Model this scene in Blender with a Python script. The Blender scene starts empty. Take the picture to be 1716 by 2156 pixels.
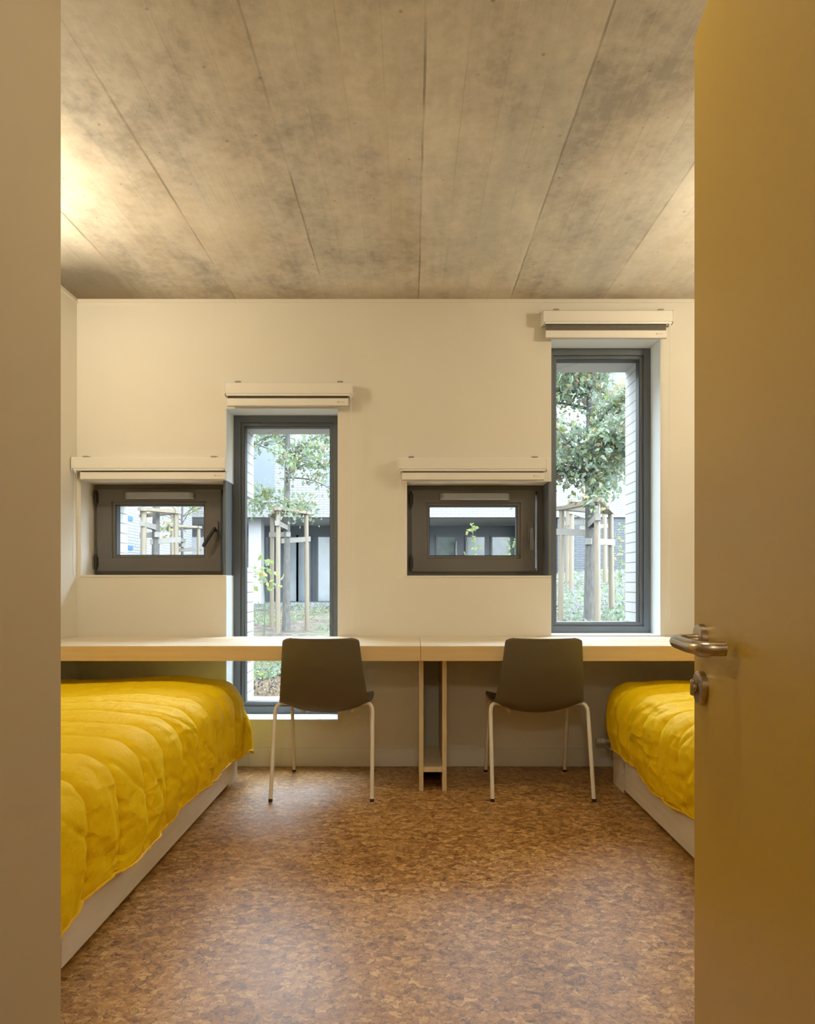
import bpy, bmesh, math, random
from mathutils import Vector, Matrix, noise

random.seed(7)
SC = bpy.context.scene
COL = SC.collection
PI = math.pi

# ------------------------------------------------------------------ helpers
def link(o):
    COL.objects.link(o)
    return o

def world_loc(o):
    v = Vector((0, 0, 0))
    while o is not None:
        v += Vector(o.location)
        o = o.parent
    return v

def obj(name, bm, mat, parent=None, smooth=False, bevel=0.0, seg=2, angle=35):
    """bm is in world coordinates; it becomes ONE mesh object"""
    bmesh.ops.recalc_face_normals(bm, faces=bm.faces[:])
    me = bpy.data.meshes.new(name)
    if parent is not None:
        off = world_loc(parent)
        for v in bm.verts:
            v.co -= off
    bm.to_mesh(me)
    bm.free()
    o = bpy.data.objects.new(name, me)
    for m in (mat if isinstance(mat, (list, tuple)) else [mat]):
        me.materials.append(m)
    link(o)
    if parent is not None:
        o.parent = parent
    if bevel > 0:
        md = o.modifiers.new('bevel', 'BEVEL')
        md.width = bevel
        md.segments = seg
        md.limit_method = 'ANGLE'
        md.angle_limit = math.radians(40)
    if smooth or bevel > 0:
        for p in me.polygons:
            p.use_smooth = True
        me.set_sharp_from_angle(angle=math.radians(angle))
    return o

def thing(name, label, cat, loc=(0, 0, 0), group=None):
    o = bpy.data.objects.new(name, None)
    o.empty_display_size = 0.1
    o.location = loc
    o['label'] = label
    o['category'] = cat
    if group:
        o['group'] = group
    return link(o)

def tag(o, label, cat, group=None, kind=None):
    o['label'] = label
    o['category'] = cat
    if group:
        o['group'] = group
    if kind:
        o['kind'] = kind
    return o

def struct_empty(name, loc, label=None):
    o = bpy.data.objects.new(name, None)
    o.empty_display_size = 0.1
    o.location = loc
    o['kind'] = 'structure'
    if label:
        o['label'] = label
    return link(o)

def struct(name, bm, mat, **k):
    lab = k.pop('label', None)
    o = obj(name, bm, mat, **k)
    o['kind'] = 'structure'
    if lab:
        o['label'] = lab
    return o

def dup(root, loc, rotz=0, label=None):
    r = root.copy(); link(r)
    r.location = loc
    r.rotation_euler = (0, 0, rotz)
    if label:
        r['label'] = label
    for ch in list(root.children):
        c = ch.copy(); link(c); c.parent = r
        for g in ch.children:
            d = g.copy(); link(d); d.parent = c
    return r

B = bmesh.new

def box(bm, x0, x1, y0, y1, z0, z1):
    vs = [bm.verts.new(p) for p in ((x0,y0,z0),(x1,y0,z0),(x1,y1,z0),(x0,y1,z0),
                                    (x0,y0,z1),(x1,y0,z1),(x1,y1,z1),(x0,y1,z1))]
    for f in ((0,3,2,1),(4,5,6,7),(0,1,5,4),(1,2,6,5),(2,3,7,6),(3,0,4,7)):
        bm.faces.new([vs[i] for i in f])
    return bm

def bx(*a):
    return box(B(), *a)

def ring(bm, x0, x1, z0, z1, w, y0, y1):
    """rectangular ring in the XZ plane, w wide (or 4-tuple l,r,b,t), y0..y1 deep"""
    l, r, b, t = w if isinstance(w, (tuple, list)) else (w, w, w, w)
    O = [(x0,z0),(x1,z0),(x1,z1),(x0,z1)]
    I = [(x0+l,z0+b),(x1-r,z0+b),(x1-r,z1-t),(x0+l,z1-t)]
    vo0 = [bm.verts.new((p[0], y0, p[1])) for p in O]
    vi0 = [bm.verts.new((p[0], y0, p[1])) for p in I]
    vo1 = [bm.verts.new((p[0], y1, p[1])) for p in O]
    vi1 = [bm.verts.new((p[0], y1, p[1])) for p in I]
    for i in range(4):
        j = (i+1) % 4
        bm.faces.new((vo0[i], vo0[j], vi0[j], vi0[i]))
        bm.faces.new((vo1[j], vo1[i], vi1[i], vi1[j]))
        bm.faces.new((vo0[j], vo0[i], vo1[i], vo1[j]))
        bm.faces.new((vi0[i], vi0[j], vi1[j], vi1[i]))
    return bm

def grid_solid(us, vs, holes, w0, w1, put):
    """slab over the (u,v) plane with rectangular holes; put(u,v,w) -> xyz"""
    us = sorted(set(us + [h[0] for h in holes] + [h[1] for h in holes]))
    vs = sorted(set(vs + [h[2] for h in holes] + [h[3] for h in holes]))
    bm = B()
    nu, nv = len(us)-1, len(vs)-1
    def solid(i, j):
        if i < 0 or j < 0 or i >= nu or j >= nv:
            return False
        cu, cv = (us[i]+us[i+1])/2, (vs[j]+vs[j+1])/2
        return not any(h[0] < cu < h[1] and h[2] < cv < h[3] for h in holes)
    cache = {}
    def V(i, j, k):
        key = (i, j, k)
        if key not in cache:
            cache[key] = bm.verts.new(put(us[i], vs[j], w1 if k else w0))
        return cache[key]
    for i in range(nu):
        for j in range(nv):
            if not solid(i, j):
                continue
            bm.faces.new((V(i,j,0), V(i+1,j,0), V(i+1,j+1,0), V(i,j+1,0)))
            bm.faces.new((V(i,j,1), V(i,j+1,1), V(i+1,j+1,1), V(i+1,j,1)))
            if not solid(i-1, j): bm.faces.new((V(i,j,0), V(i,j+1,0), V(i,j+1,1), V(i,j,1)))
            if not solid(i+1, j): bm.faces.new((V(i+1,j,0), V(i+1,j,1), V(i+1,j+1,1), V(i+1,j+1,0)))
            if not solid(i, j-1): bm.faces.new((V(i,j,0), V(i,j,1), V(i+1,j,1), V(i+1,j,0)))
            if not solid(i, j+1): bm.faces.new((V(i,j+1,0), V(i+1,j+1,0), V(i+1,j+1,1), V(i,j+1,1)))
    return bm

def xz_wall(x0, x1, z0, z1, y0, y1, holes):
    return grid_solid([x0, x1], [z0, z1], holes, y0, y1, lambda u, v, w: (u, w, v))

def smooth_path(pts, n=6):
    """Catmull-Rom through points"""
    P = [Vector(p) for p in pts]
    out = []
    for i in range(len(P)-1):
        p0 = P[max(i-1, 0)]; p1 = P[i]; p2 = P[i+1]; p3 = P[min(i+2, len(P)-1)]
        for k in range(n):
            t = k/n
            out.append(0.5*((2*p1) + (p2-p0)*t + (2*p0-5*p1+4*p2-p3)*t*t + (3*p1-p0-3*p2+p3)*t*t*t))
    out.append(P[-1])
    return out

def round_path(pts, r, n=6):
    """polyline with filleted corners"""
    P = [Vector(p) for p in pts]
    out = [P[0]]
    for i in range(1, len(P)-1):
        a, b, c = P[i-1], P[i], P[i+1]
        d1 = (a-b); d2 = (c-b)
        rr = min(r, d1.length*0.49, d2.length*0.49)
        s = b + d1.normalized()*rr
        e = b + d2.normalized()*rr
        for k in range(n+1):
            t = k/n
            out.append((1-t)**2*s + 2*t*(1-t)*b + t*t*e)
    out.append(P[-1])
    return out

def tube(bm, pts, rad, n=10, cap=True):
    P = [Vector(p) for p in pts]
    R = rad if isinstance(rad, (list, tuple)) else [rad]*len(P)
    rings = []
    up = None
    for i, p in enumerate(P):
        if i == 0: t = P[1]-P[0]
        elif i == len(P)-1: t = P[-1]-P[-2]
        else: t = P[i+1]-P[i-1]
        t.normalize()
        if up is None:
            ref = Vector((0,0,1)) if abs(t.z) < 0.9 else Vector((1,0,0))
            up = (ref - t*ref.dot(t)).normalized()
        else:
            up = (up - t*up.dot(t)).normalized()
        s = t.cross(up)
        rings.append([bm.verts.new(p + (up*math.cos(2*PI*k/n) + s*math.sin(2*PI*k/n))*R[i]) for k in range(n)])
    for a, b in zip(rings[:-1], rings[1:]):
        for k in range(n):
            bm.faces.new((a[k], a[(k+1) % n], b[(k+1) % n], b[k]))
    if cap:
        bm.faces.new(rings[0][::-1]); bm.faces.new(rings[-1])
    return bm

def prism(bm, poly, axis, a0, a1):
    """polygon extruded along an axis. axis 'x': poly in (y,z); 'y': (x,z); 'z': (x,y)"""
    def put(p, a):
        return {'x': (a, p[0], p[1]), 'y': (p[0], a, p[1]), 'z': (p[0], p[1], a)}[axis]
    A = [bm.verts.new(put(p, a0)) for p in poly]
    C = [bm.verts.new(put(p, a1)) for p in poly]
    n = len(poly)
    for i in range(n):
        j = (i+1) % n
        bm.faces.new((A[i], A[j], C[j], C[i]))
    bm.faces.new(A[::-1]); bm.faces.new(C)
    return bm

def disc_lathe(bm, prof, center, axis, n=40):
    """prof list of (dist along axis, radius); closed at both ends"""
    c = Vector(center); ax = Vector(axis).normalized()
    ref = Vector((0,0,1)) if abs(ax.z) < 0.9 else Vector((1,0,0))
    u = (ref - ax*ref.dot(ax)).normalized(); v = ax.cross(u)
    rings = []
    for d, r in prof:
        rings.append([bm.verts.new(c + ax*d + (u*math.cos(2*PI*k/n)+v*math.sin(2*PI*k/n))*r) for k in range(n)])
    for a, b in zip(rings[:-1], rings[1:]):
        for k in range(n):
            bm.faces.new((a[k], a[(k+1) % n], b[(k+1) % n], b[k]))
    bm.faces.new(rings[0][::-1]); bm.faces.new(rings[-1])
    return bm

# ------------------------------------------------------------------ materials
class NT:
    def __init__(self, name):
        self.m = bpy.data.materials.new(name)
        self.m.use_nodes = True
        self.t = self.m.node_tree
        self.b = self.t.nodes['Principled BSDF']
    def n(self, typ, ins=None, **props):
        nd = self.t.nodes.new(typ)
        for k, v in props.items():
            setattr(nd, k, v)
        for k, v in (ins or {}).items():
            self.set(nd.inputs[k], v)
        return nd
    def set(self, sock, v):
        if isinstance(v, bpy.types.NodeSocket):
            self.t.links.new(v, sock)
        elif isinstance(v, bpy.types.Node):
            self.t.links.new(v.outputs[0], sock)
        else:
            if sock.type == 'RGBA' and len(v) == 3:
                v = (*v, 1)
            sock.default_value = v
    def coord(self, scale=(1,1,1)):
        c = self.n('ShaderNodeNewGeometry')
        mp = self.n('ShaderNodeMapping', {'Vector': c.outputs['Position'], 'Scale': scale})
        return mp.outputs[0]
    def objc(self, scale=(1,1,1)):
        c = self.n('ShaderNodeTexCoord')
        mp = self.n('ShaderNodeMapping', {'Vector': c.outputs['Object'], 'Scale': scale})
        return mp.outputs[0]
    def noise(self, vec, scale=5, detail=4, rough=0.5):
        return self.n('ShaderNodeTexNoise', {'Vector': vec, 'Scale': scale, 'Detail': detail, 'Roughness': rough}).outputs['Fac']
    def ramp(self, fac, stops, interp='LINEAR'):
        r = self.n('ShaderNodeValToRGB', {'Fac': fac})
        r.color_ramp.interpolation = interp
        e = r.color_ramp.elements
        while len(e) < len(stops): e.new(0.5)
        for i, (p, c) in enumerate(stops):
            e[i].position = p
            e[i].color = (*c, 1) if len(c) == 3 else c
        return r.outputs['Color']
    def math(self, op, a, b=0.0, clamp=False):
        nd = self.n('ShaderNodeMath', operation=op, use_clamp=clamp)
        self.set(nd.inputs[0], a); self.set(nd.inputs[1], b)
        return nd.outputs[0]
    def mix(self, fac, a, b, mode='MIX'):
        nd = self.n('ShaderNodeMix', data_type='RGBA', blend_type=mode)
        self.set(nd.inputs[0], fac); self.set(nd.inputs[6], a); self.set(nd.inputs[7], b)
        return nd.outputs[2]
    def bump(self, h, strength=0.2, dist=0.01):
        nd = self.n('ShaderNodeBump', {'Height': h, 'Strength': strength, 'Distance': dist})
        self.set(self.b.inputs['Normal'], nd.outputs[0])
    def out(self, color=None, rough=None, metal=None, spec=None):
        if color is not None: self.set(self.b.inputs['Base Color'], color)
        if rough is not None: self.set(self.b.inputs['Roughness'], rough)
        if metal is not None: self.set(self.b.inputs['Metallic'], metal)
        if spec is not None: self.set(self.b.inputs['Specular IOR Level'], spec)
        return self.m

def plain(name, col, rough=0.5, var=0.06, scale=6, metal=0, spec=0.5, bump=0.0, bscale=200, stretch=(1,1,1)):
    t = NT(name)
    f = t.noise(t.objc(stretch), scale, 4)
    lo = tuple(max(c*(1-var), 0) for c in col); hi = tuple(min(c*(1+var), 1) for c in col)
    c = t.ramp(f, [(0.3, lo), (0.7, hi)])
    if bump:
        t.bump(t.noise(t.objc(), bscale, 2), bump, 0.002)
    return t.out(c, rough, metal, spec)

M = {}
OUT = 0.56
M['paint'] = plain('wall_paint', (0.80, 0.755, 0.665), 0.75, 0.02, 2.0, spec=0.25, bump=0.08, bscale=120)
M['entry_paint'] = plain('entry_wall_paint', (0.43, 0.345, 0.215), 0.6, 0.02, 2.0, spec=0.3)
M['base_paint'] = plain('skirting_paint', (0.76, 0.73, 0.66), 0.45, 0.02, 3)
M['door'] = plain('ochre_door_paint', (0.43, 0.265, 0.026), 0.38, 0.03, 1.5, spec=0.42, bump=0.03, bscale=300)
M['blind'] = plain('blind_white', (0.84, 0.80, 0.735), 0.4, 0.015, 3)
M['blind_lip'] = plain('blind_lip', (0.86, 0.87, 0.86), 0.25, 0.01, 3)
M['blind_fabric'] = plain('blind_fabric', (0.11, 0.095, 0.08), 0.9, 0.15, 60)
M['chain'] = plain('chain_plastic', (0.85, 0.83, 0.78), 0.35, 0.02, 3)
M['clip'] = plain('clip_grey', (0.42, 0.38, 0.32), 0.45, 0.05, 3)
M['logo_o'] = plain('mark_orange', (0.55, 0.20, 0.05), 0.5, 0.02)
M['logo_g'] = plain('mark_grey', (0.55, 0.52, 0.48), 0.5, 0.02)
M['alu'] = plain('anthracite_aluminium', (0.090, 0.106, 0.122), 0.38, 0.05, 4, spec=0.5, bump=0.03, bscale=500)
M['alu_warm'] = plain('dark_grey_sash_aluminium', (0.108, 0.100, 0.094), 0.42, 0.05, 4, spec=0.5, bump=0.03, bscale=500)
M['daylight_tint_lining'] = plain('reveal_daylight_tint', (0.80, 0.86, 0.88), 0.5, 0.01, 2, spec=0.3)  # cool tint stands in for daylight falling on the reveals
M['gasket'] = plain('black_gasket', (0.012, 0.012, 0.013), 0.6, 0.05)
M['alu_light'] = plain('grey_handle_aluminium', (0.30, 0.31, 0.32), 0.28, 0.05, 4)
M['steel'] = None
M['shell'] = plain('dark_taupe_plastic', (0.115, 0.098, 0.066), 0.42, 0.04, 5, spec=0.45, bump=0.05, bscale=700)
M['legs'] = plain('cream_powder_coat', (0.80, 0.75, 0.655), 0.4, 0.02, 5)
M['rubber'] = plain('black_rubber', (0.015, 0.014, 0.013), 0.7, 0.05)
M['pvc'] = plain('valve_plastic', (0.72, 0.70, 0.66), 0.35, 0.02)
M['lining'] = plain('grey_lining', (0.06, 0.06, 0.06), 0.8, 0.1, 20)
M['mattress'] = plain('mattress_ticking', (0.7, 0.68, 0.62), 0.8, 0.03)

def wood(name, base, dark, axis=0):
    t = NT(name)
    s = [7, 7, 7]; s[axis] = 0.45
    v = t.objc(tuple(s))
    f = t.noise(v, 6, 6, 0.6)
    f2 = t.noise(t.objc(), 1.2, 2)
    c = t.ramp(f, [(0.35, dark), (0.62, base)])
    c = t.mix(t.math('MULTIPLY', f2, 0.25), c, tuple(b*0.93 for b in base))
    return t.out(c, 0.42, 0, 0.4)
M['desk'] = wood('pale_birch_desk', (0.76, 0.66, 0.50), (0.70, 0.59, 0.43), 0)
M['desk_edge'] = wood('birch_support', (0.72, 0.585, 0.37), (0.64, 0.50, 0.30), 2)
M['bed'] = wood('pale_bed_board', (0.76, 0.69, 0.57), (0.69, 0.61, 0.49), 1)

# brushed steel
t = NT('brushed_bronze_steel')
f = t.noise(t.objc((30, 30, 60)), 10, 3)
M['steel'] = t.out(t.ramp(f, [(0.3, (0.42, 0.34, 0.25)), (0.7, (0.47, 0.385, 0.285))]), t.ramp(f, [(0.3, (0.27,)*3), (0.7, (0.31,)*3)]), 1.0)

# yellow comforter
t = NT('yellow_microfibre')
f = t.noise(t.objc(), 3, 3)
c = t.ramp(f, [(0.3, (0.87, 0.57, 0.003)), (0.7, (0.91, 0.61, 0.004))])
w1 = t.noise(t.objc((30, 9, 14)), 1.5, 6, 0.6)
w2 = t.noise(t.objc((9, 26, 20)), 1.1, 5, 0.6)
def crease(rot, sc, stretch, off):
    tc = t.n('ShaderNodeTexCoord')
    mp = t.n('ShaderNodeMapping', {'Vector': tc.outputs['Object'], 'Rotation': rot, 'Scale': stretch, 'Location': off})
    nz = t.noise(mp.outputs[0], sc, 2, 0.45)
    r_ = t.math('SUBTRACT', 1.0, t.math('MULTIPLY', t.math('ABSOLUTE', t.math('SUBTRACT', nz, 0.5)), 9.0), True)
    gate = t.math('MULTIPLY', t.math('SUBTRACT', t.noise(tc.outputs['Object'], 4.3, 2), 0.47), 7.0, True)
    return t.math('MULTIPLY', r_, gate)
h_ = t.math('ADD', crease((0.5, 0.6, 0.7), 2.2, (3, 1.0, 4), (0, 0, 0)), crease((-0.7, 0.3, -0.5), 2.0, (1.0, 3.5, 3), (3, 1, 2)))
h_ = t.math('ADD', h_, t.math('MULTIPLY', w1, 0.5))
t.bump(t.math('ADD', h_, t.math('MULTIPLY', w2, 0.5)), 0.55, 0.012)
M['yellow'] = t.out(c, 0.6, 0, 0.10)
M['piping'] = plain('yellow_piping', (0.82, 0.50, 0.008), 0.5, 0.1, 60)

# cork floor
t = NT('cork_floor')
p = t.coord()
def warped(amount, sc, vec, det=5):
    d_ = t.n('ShaderNodeTexNoise', {'Vector': vec, 'Scale': sc, 'Detail': det, 'Roughness': 0.62})
    sb = t.n('ShaderNodeVectorMath', operation='SUBTRACT'); t.set(sb.inputs[0], d_.outputs['Color']); t.set(sb.inputs[1], (0.5, 0.5, 0.5))
    ma = t.n('ShaderNodeVectorMath', operation='MULTIPLY_ADD')
    t.set(ma.inputs[0], sb.outputs[0]); t.set(ma.inputs[1], (amount, amount, 0)); t.set(ma.inputs[2], vec)
    return ma.outputs[0]
wp = warped(0.042, 30, p)
st = t.n('ShaderNodeMapping', {'Vector': wp, 'Scale': (1.0, 1.5, 1)})
v1 = t.n('ShaderNodeTexVoronoi', {'Vector': st.outputs[0], 'Scale': 33, 'Randomness': 1.0}, feature='F1')
v2 = t.n('ShaderNodeTexVoronoi', {'Vector': st.outputs[0], 'Scale': 80}, feature='F1')
s1 = t.n('ShaderNodeSeparateColor', {'Color': v1.outputs['Color']})
s2 = t.n('ShaderNodeSeparateColor', {'Color': v2.outputs['Color']})
fine = t.noise(p, 150, 5, 0.7)
mid = t.noise(wp, 38, 5, 0.65)
big = t.noise(p, 2.2, 3)
k = t.math('ADD', t.math('MULTIPLY', s1.outputs[0], 0.20), t.math('MULTIPLY', s2.outputs[0], 0.17))
k = t.math('ADD', k, t.math('MULTIPLY', fine, 0.40))
k = t.math('ADD', k, t.math('MULTIPLY', mid, 0.33))
k = t.math('ADD', k, t.math('MULTIPLY', t.math('SUBTRACT', big, 0.5), 0.22))
c = t.ramp(k, [(0.35, (0.115, 0.047, 0.011)), (0.48, (0.30, 0.136, 0.035)), (0.60, (0.42, 0.212, 0.060)), (0.76, (0.65, 0.39, 0.145))])
ed = t.n('ShaderNodeTexVoronoi', {'Vector': st.outputs[0], 'Scale': 33}, feature='DISTANCE_TO_EDGE')
crack = t.math('MULTIPLY', t.math('LESS_THAN', ed.outputs['Distance'], 0.035), t.math('GREATER_THAN', t.noise(p, 34, 3), 0.50))
specks = t.math('GREATER_THAN', t.noise(wp, 75, 3), 0.645)
c = t.mix(t.math('MULTIPLY', t.math('MAXIMUM', crack, specks), 0.75), c, (0.085, 0.040, 0.018))
t.bump(k, 0.12, 0.003)
M['cork'] = t.out(c, t.ramp(fine, [(0.3, (0.34,)*3), (0.7, (0.48,)*3)]), 0, 0.55)

# board-marked concrete ceiling
t = NT('board_marked_concrete')
p = t.coord()
sx = t.n('ShaderNodeSeparateXYZ', {'Vector': p})
wob = t.math('MULTIPLY', t.math('SUBTRACT', t.noise(p, 5, 3), 0.5), 0.010)
X = t.math('ADD', sx.outputs['X'], wob)
bd = t.math('DIVIDE', t.math('SUBTRACT', X, 0.043), 0.53)
bid = t.math('FLOOR', bd)
fr = t.math('FRACT', bd)
wn = t.n('ShaderNodeTexWhiteNoise', noise_dimensions='1D'); t.set(wn.inputs['W'], bid)
edge = t.math('MINIMUM', fr, t.math('SUBTRACT', 1.0, fr))
bd2 = t.math('DIVIDE', t.math('SUBTRACT', X, 0.043), 0.132)
fr2 = t.math('FRACT', bd2)
edge2 = t.math('MINIMUM', fr2, t.math('SUBTRACT', 1.0, fr2))
wn2 = t.n('ShaderNodeTexWhiteNoise', noise_dimensions='1D'); t.set(wn2.inputs['W'], t.math('FLOOR', bd2))
streak = t.noise(t.coord((17, 0.55, 1)), 1.5, 5, 0.6)
blot = t.noise(t.coord((1.1, 0.75, 1)), 2.1, 6, 0.62)
blot2 = t.noise(t.coord((1, 0.8, 1)), 7, 8, 0.72)
mott = t.noise(t.coord((1, 1, 1)), 24, 5, 0.7)
k = t.math('ADD', t.math('MULTIPLY', blot, 0.60), t.math('MULTIPLY', streak, 0.12))
k = t.math('ADD', k, t.math('MULTIPLY', blot2, 0.36))
k = t.math('ADD', k, t.math('MULTIPLY', t.math('SUBTRACT', mott, 0.5), 0.26))
k = t.math('ADD', k, t.math('MULTIPLY', t.math('SUBTRACT', wn.outputs['Value'], 0.5), 0.13))
k = t.math('ADD', k, t.math('MULTIPLY', t.math('SUBTRACT', wn2.outputs['Value'], 0.5), 0.045))
c = t.ramp(k, [(0.36, (0.32, 0.29, 0.25)), (0.49, (0.54, 0.495, 0.43)), (0.62, (0.68, 0.63, 0.55)), (0.80, (0.83, 0.775, 0.69))])
# ochre and cool tints
tint = t.noise(t.coord((2.4, 0.5, 1)), 1.1, 4, 0.6)
c = t.mix(t.math('MULTIPLY', t.ramp(tint, [(0.50, (0,0,0)), (0.66, (1,1,1))]), 0.32), c, (0.62, 0.49, 0.32))
c = t.mix(t.math('MULTIPLY', t.ramp(tint, [(0.36, (1,1,1)), (0.48, (0,0,0))]), 0.40), c, (0.40, 0.41, 0.375))
# seams
gate = t.ramp(t.noise(t.coord((1, 0.9, 1)), 3.0, 3), [(0.38, (0.15,)*3), (0.58, (1,)*3)])
seam = t.math('MULTIPLY', t.math('LESS_THAN', edge, 0.008), gate)
seam2 = t.math('MULTIPLY', t.math('LESS_THAN', edge2, 0.013), t.math('MULTIPLY', gate, 0.35))
c = t.mix(t.math('MULTIPLY', t.math('MAXIMUM', seam, seam2), 0.62), c, (0.10, 0.075, 0.05))
pits = t.n('ShaderNodeTexVoronoi', {'Vector': p, 'Scale': 13}, feature='F1')
pit = t.math('LESS_THAN', pits.outputs['Distance'], t.math('MULTIPLY', t.noise(p, 4, 2), 0.13))
c = t.mix(t.math('MULTIPLY', pit, 0.45), c, (0.09, 0.07, 0.05))
# damp stain in the far left corner, rusty line along the window wall
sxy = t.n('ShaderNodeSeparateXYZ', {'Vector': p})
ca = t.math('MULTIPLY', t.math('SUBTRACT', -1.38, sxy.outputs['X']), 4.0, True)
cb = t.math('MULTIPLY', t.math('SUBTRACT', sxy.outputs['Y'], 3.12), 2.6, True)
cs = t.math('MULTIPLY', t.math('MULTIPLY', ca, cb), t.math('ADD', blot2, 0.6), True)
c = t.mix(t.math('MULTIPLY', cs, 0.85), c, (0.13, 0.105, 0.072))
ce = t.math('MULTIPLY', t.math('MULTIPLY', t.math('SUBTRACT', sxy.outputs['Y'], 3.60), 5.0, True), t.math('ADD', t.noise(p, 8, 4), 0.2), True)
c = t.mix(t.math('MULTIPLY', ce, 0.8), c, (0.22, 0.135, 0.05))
h = t.math('SUBTRACT', t.math('MULTIPLY', streak, 0.4), t.math('ADD', t.math('MULTIPLY', seam, 0.9), t.math('MULTIPLY', pit, 0.5)))
t.bump(h, 0.45, 0.01)
M['concrete'] = t.out(c, 0.62, 0, 0.35)

def brick(name, c1, c2, mortar, scale=1.0, bw=0.24, rh=0.065, ms=0.009, bstr=0.5):
    t = NT(name)
    g = t.n('ShaderNodeNewGeometry')
    s = t.n('ShaderNodeSeparateXYZ', {'Vector': g.outputs['Position']})
    u = t.math('ADD', s.outputs['X'], s.outputs['Y'])
    cv = t.n('ShaderNodeCombineXYZ', {'X': u, 'Y': s.outputs['Z']})
    br = t.n('ShaderNodeTexBrick', {'Vector': cv.outputs[0], 'Color1': (*c1, 1), 'Color2': (*c2, 1), 'Mortar': (*mortar, 1),
                                    'Scale': scale, 'Mortar Size': ms, 'Brick Width': bw, 'Row Height': rh, 'Mortar Smooth': 0.1})
    t.bump(t.math('SUBTRACT', 1.0, br.outputs['Fac']), bstr, 0.01)
    c = t.mix(t.math('MULTIPLY', t.noise(g.outputs['Position'], 3, 3), 0.15), br.outputs['Color'], tuple(x*0.8 for x in c1))
    return t.out(c, 0.7, 0, 0.3)
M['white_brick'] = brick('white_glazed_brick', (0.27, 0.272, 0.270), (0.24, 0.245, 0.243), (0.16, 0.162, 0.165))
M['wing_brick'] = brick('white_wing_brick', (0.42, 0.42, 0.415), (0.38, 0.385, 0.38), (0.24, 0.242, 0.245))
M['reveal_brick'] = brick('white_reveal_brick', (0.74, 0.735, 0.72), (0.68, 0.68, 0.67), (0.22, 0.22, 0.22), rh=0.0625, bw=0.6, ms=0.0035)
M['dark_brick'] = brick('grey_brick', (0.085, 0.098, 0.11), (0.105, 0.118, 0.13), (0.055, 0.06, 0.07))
M['soffit'] = plain('soffit_panel', (0.50, 0.50, 0.50), 0.7, 0.03, 1)
M['column'] = plain('white_column', (0.46, 0.46, 0.46), 0.6, 0.03, 2)
M['facade_frame'] = plain('dark_facade_frame', (0.05, 0.06, 0.07), 0.4, 0.08, 2)
M['pane_blue'] = plain('blue_grey_pane', (0.15, 0.19, 0.22), 0.12, 0.35, 0.8, spec=0.8)
M['pane_pale'] = plain('pale_pane', (0.36, 0.40, 0.42), 0.12, 0.25, 1.0, spec=0.8)
M['pane_green'] = plain('green_reflecting_pane', (0.15, 0.20, 0.18), 0.12, 0.6, 2.0, spec=0.8)
M['shade'] = plain('blue_grey_shutter', (0.13, 0.16, 0.185), 0.5, 0.05, 2)
M['blue_win'] = plain('small_blue_window', (0.05, 0.13, 0.26), 0.3, 0.1, 2)
M['paving'] = plain('pale_paving', (0.30, 0.30, 0.29), 0.8, 0.08, 3)
M['stake'] = wood('weathered_stake', (0.24, 0.195, 0.135), (0.19, 0.15, 0.10), 2)
M['strap'] = plain('pale_canvas_strap', (0.25, 0.232, 0.20), 0.8, 0.06, 20)
M['bark'] = plain('grey_bark', (0.115, 0.107, 0.096), 0.9, 0.35, 14, bump=0.6, bscale=40, stretch=(3, 3, 0.7))
def leafmat(name, col, var=0.2):
    t = NT(name)
    f = t.noise(t.objc(), 8, 3)
    c = t.ramp(f, [(0.3, tuple(x*(1-var) for x in col)), (0.7, tuple(x*(1+var) for x in col))])
    t.t.nodes.remove(t.b)
    df = t.n('ShaderNodeBsdfDiffuse', {'Color': c})
    tl = t.n('ShaderNodeBsdfTranslucent', {'Color': c})
    mx = t.n('ShaderNodeMixShader', {0: 0.5, 1: df.outputs[0], 2: tl.outputs[0]})
    t.t.links.new(mx.outputs[0], t.t.nodes['Material Output'].inputs[0])
    return t.m
M['leaf1'] = leafmat('leaf_green', (0.26, 0.335, 0.195))
M['leaf2'] = leafmat('leaf_blue_green', (0.35, 0.425, 0.325))
M['leaf3'] = leafmat('leaf_yellow', (0.46, 0.39, 0.16))
M['leaf4'] = leafmat('leaf_brown', (0.37, 0.275, 0.185))
M['leaf5'] = leafmat('leaf_lime', (0.28, 0.34, 0.12))
M['petal'] = leafmat('pale_lilac_petal', (0.36, 0.32, 0.37), 0.1)
t = NT('garden_mulch')
p = t.coord()
v = t.n('ShaderNodeTexVoronoi', {'Vector': p, 'Scale': 15}, feature='F1')
s1 = t.n('ShaderNodeSeparateColor', {'Color': v.outputs['Color']})
kk = t.math('ADD', t.math('MULTIPLY', s1.outputs[0], 0.6), t.math('MULTIPLY', t.noise(p, 25, 4), 0.4))
c = t.ramp(kk, [(0.2, (0.028, 0.020, 0.015)), (0.5, (0.065, 0.047, 0.036)), (0.8, (0.15, 0.12, 0.097))])
c = t.mix(t.ramp(t.noise(p, 1.3, 3), [(0.48, (0,)*3), (0.62, (0.6,)*3)]), c, (0.075, 0.095, 0.045))
t.bump(kk, 0.7, 0.03)
M['mulch'] = t.out(c, 0.9, 0, 0.2)

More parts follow.
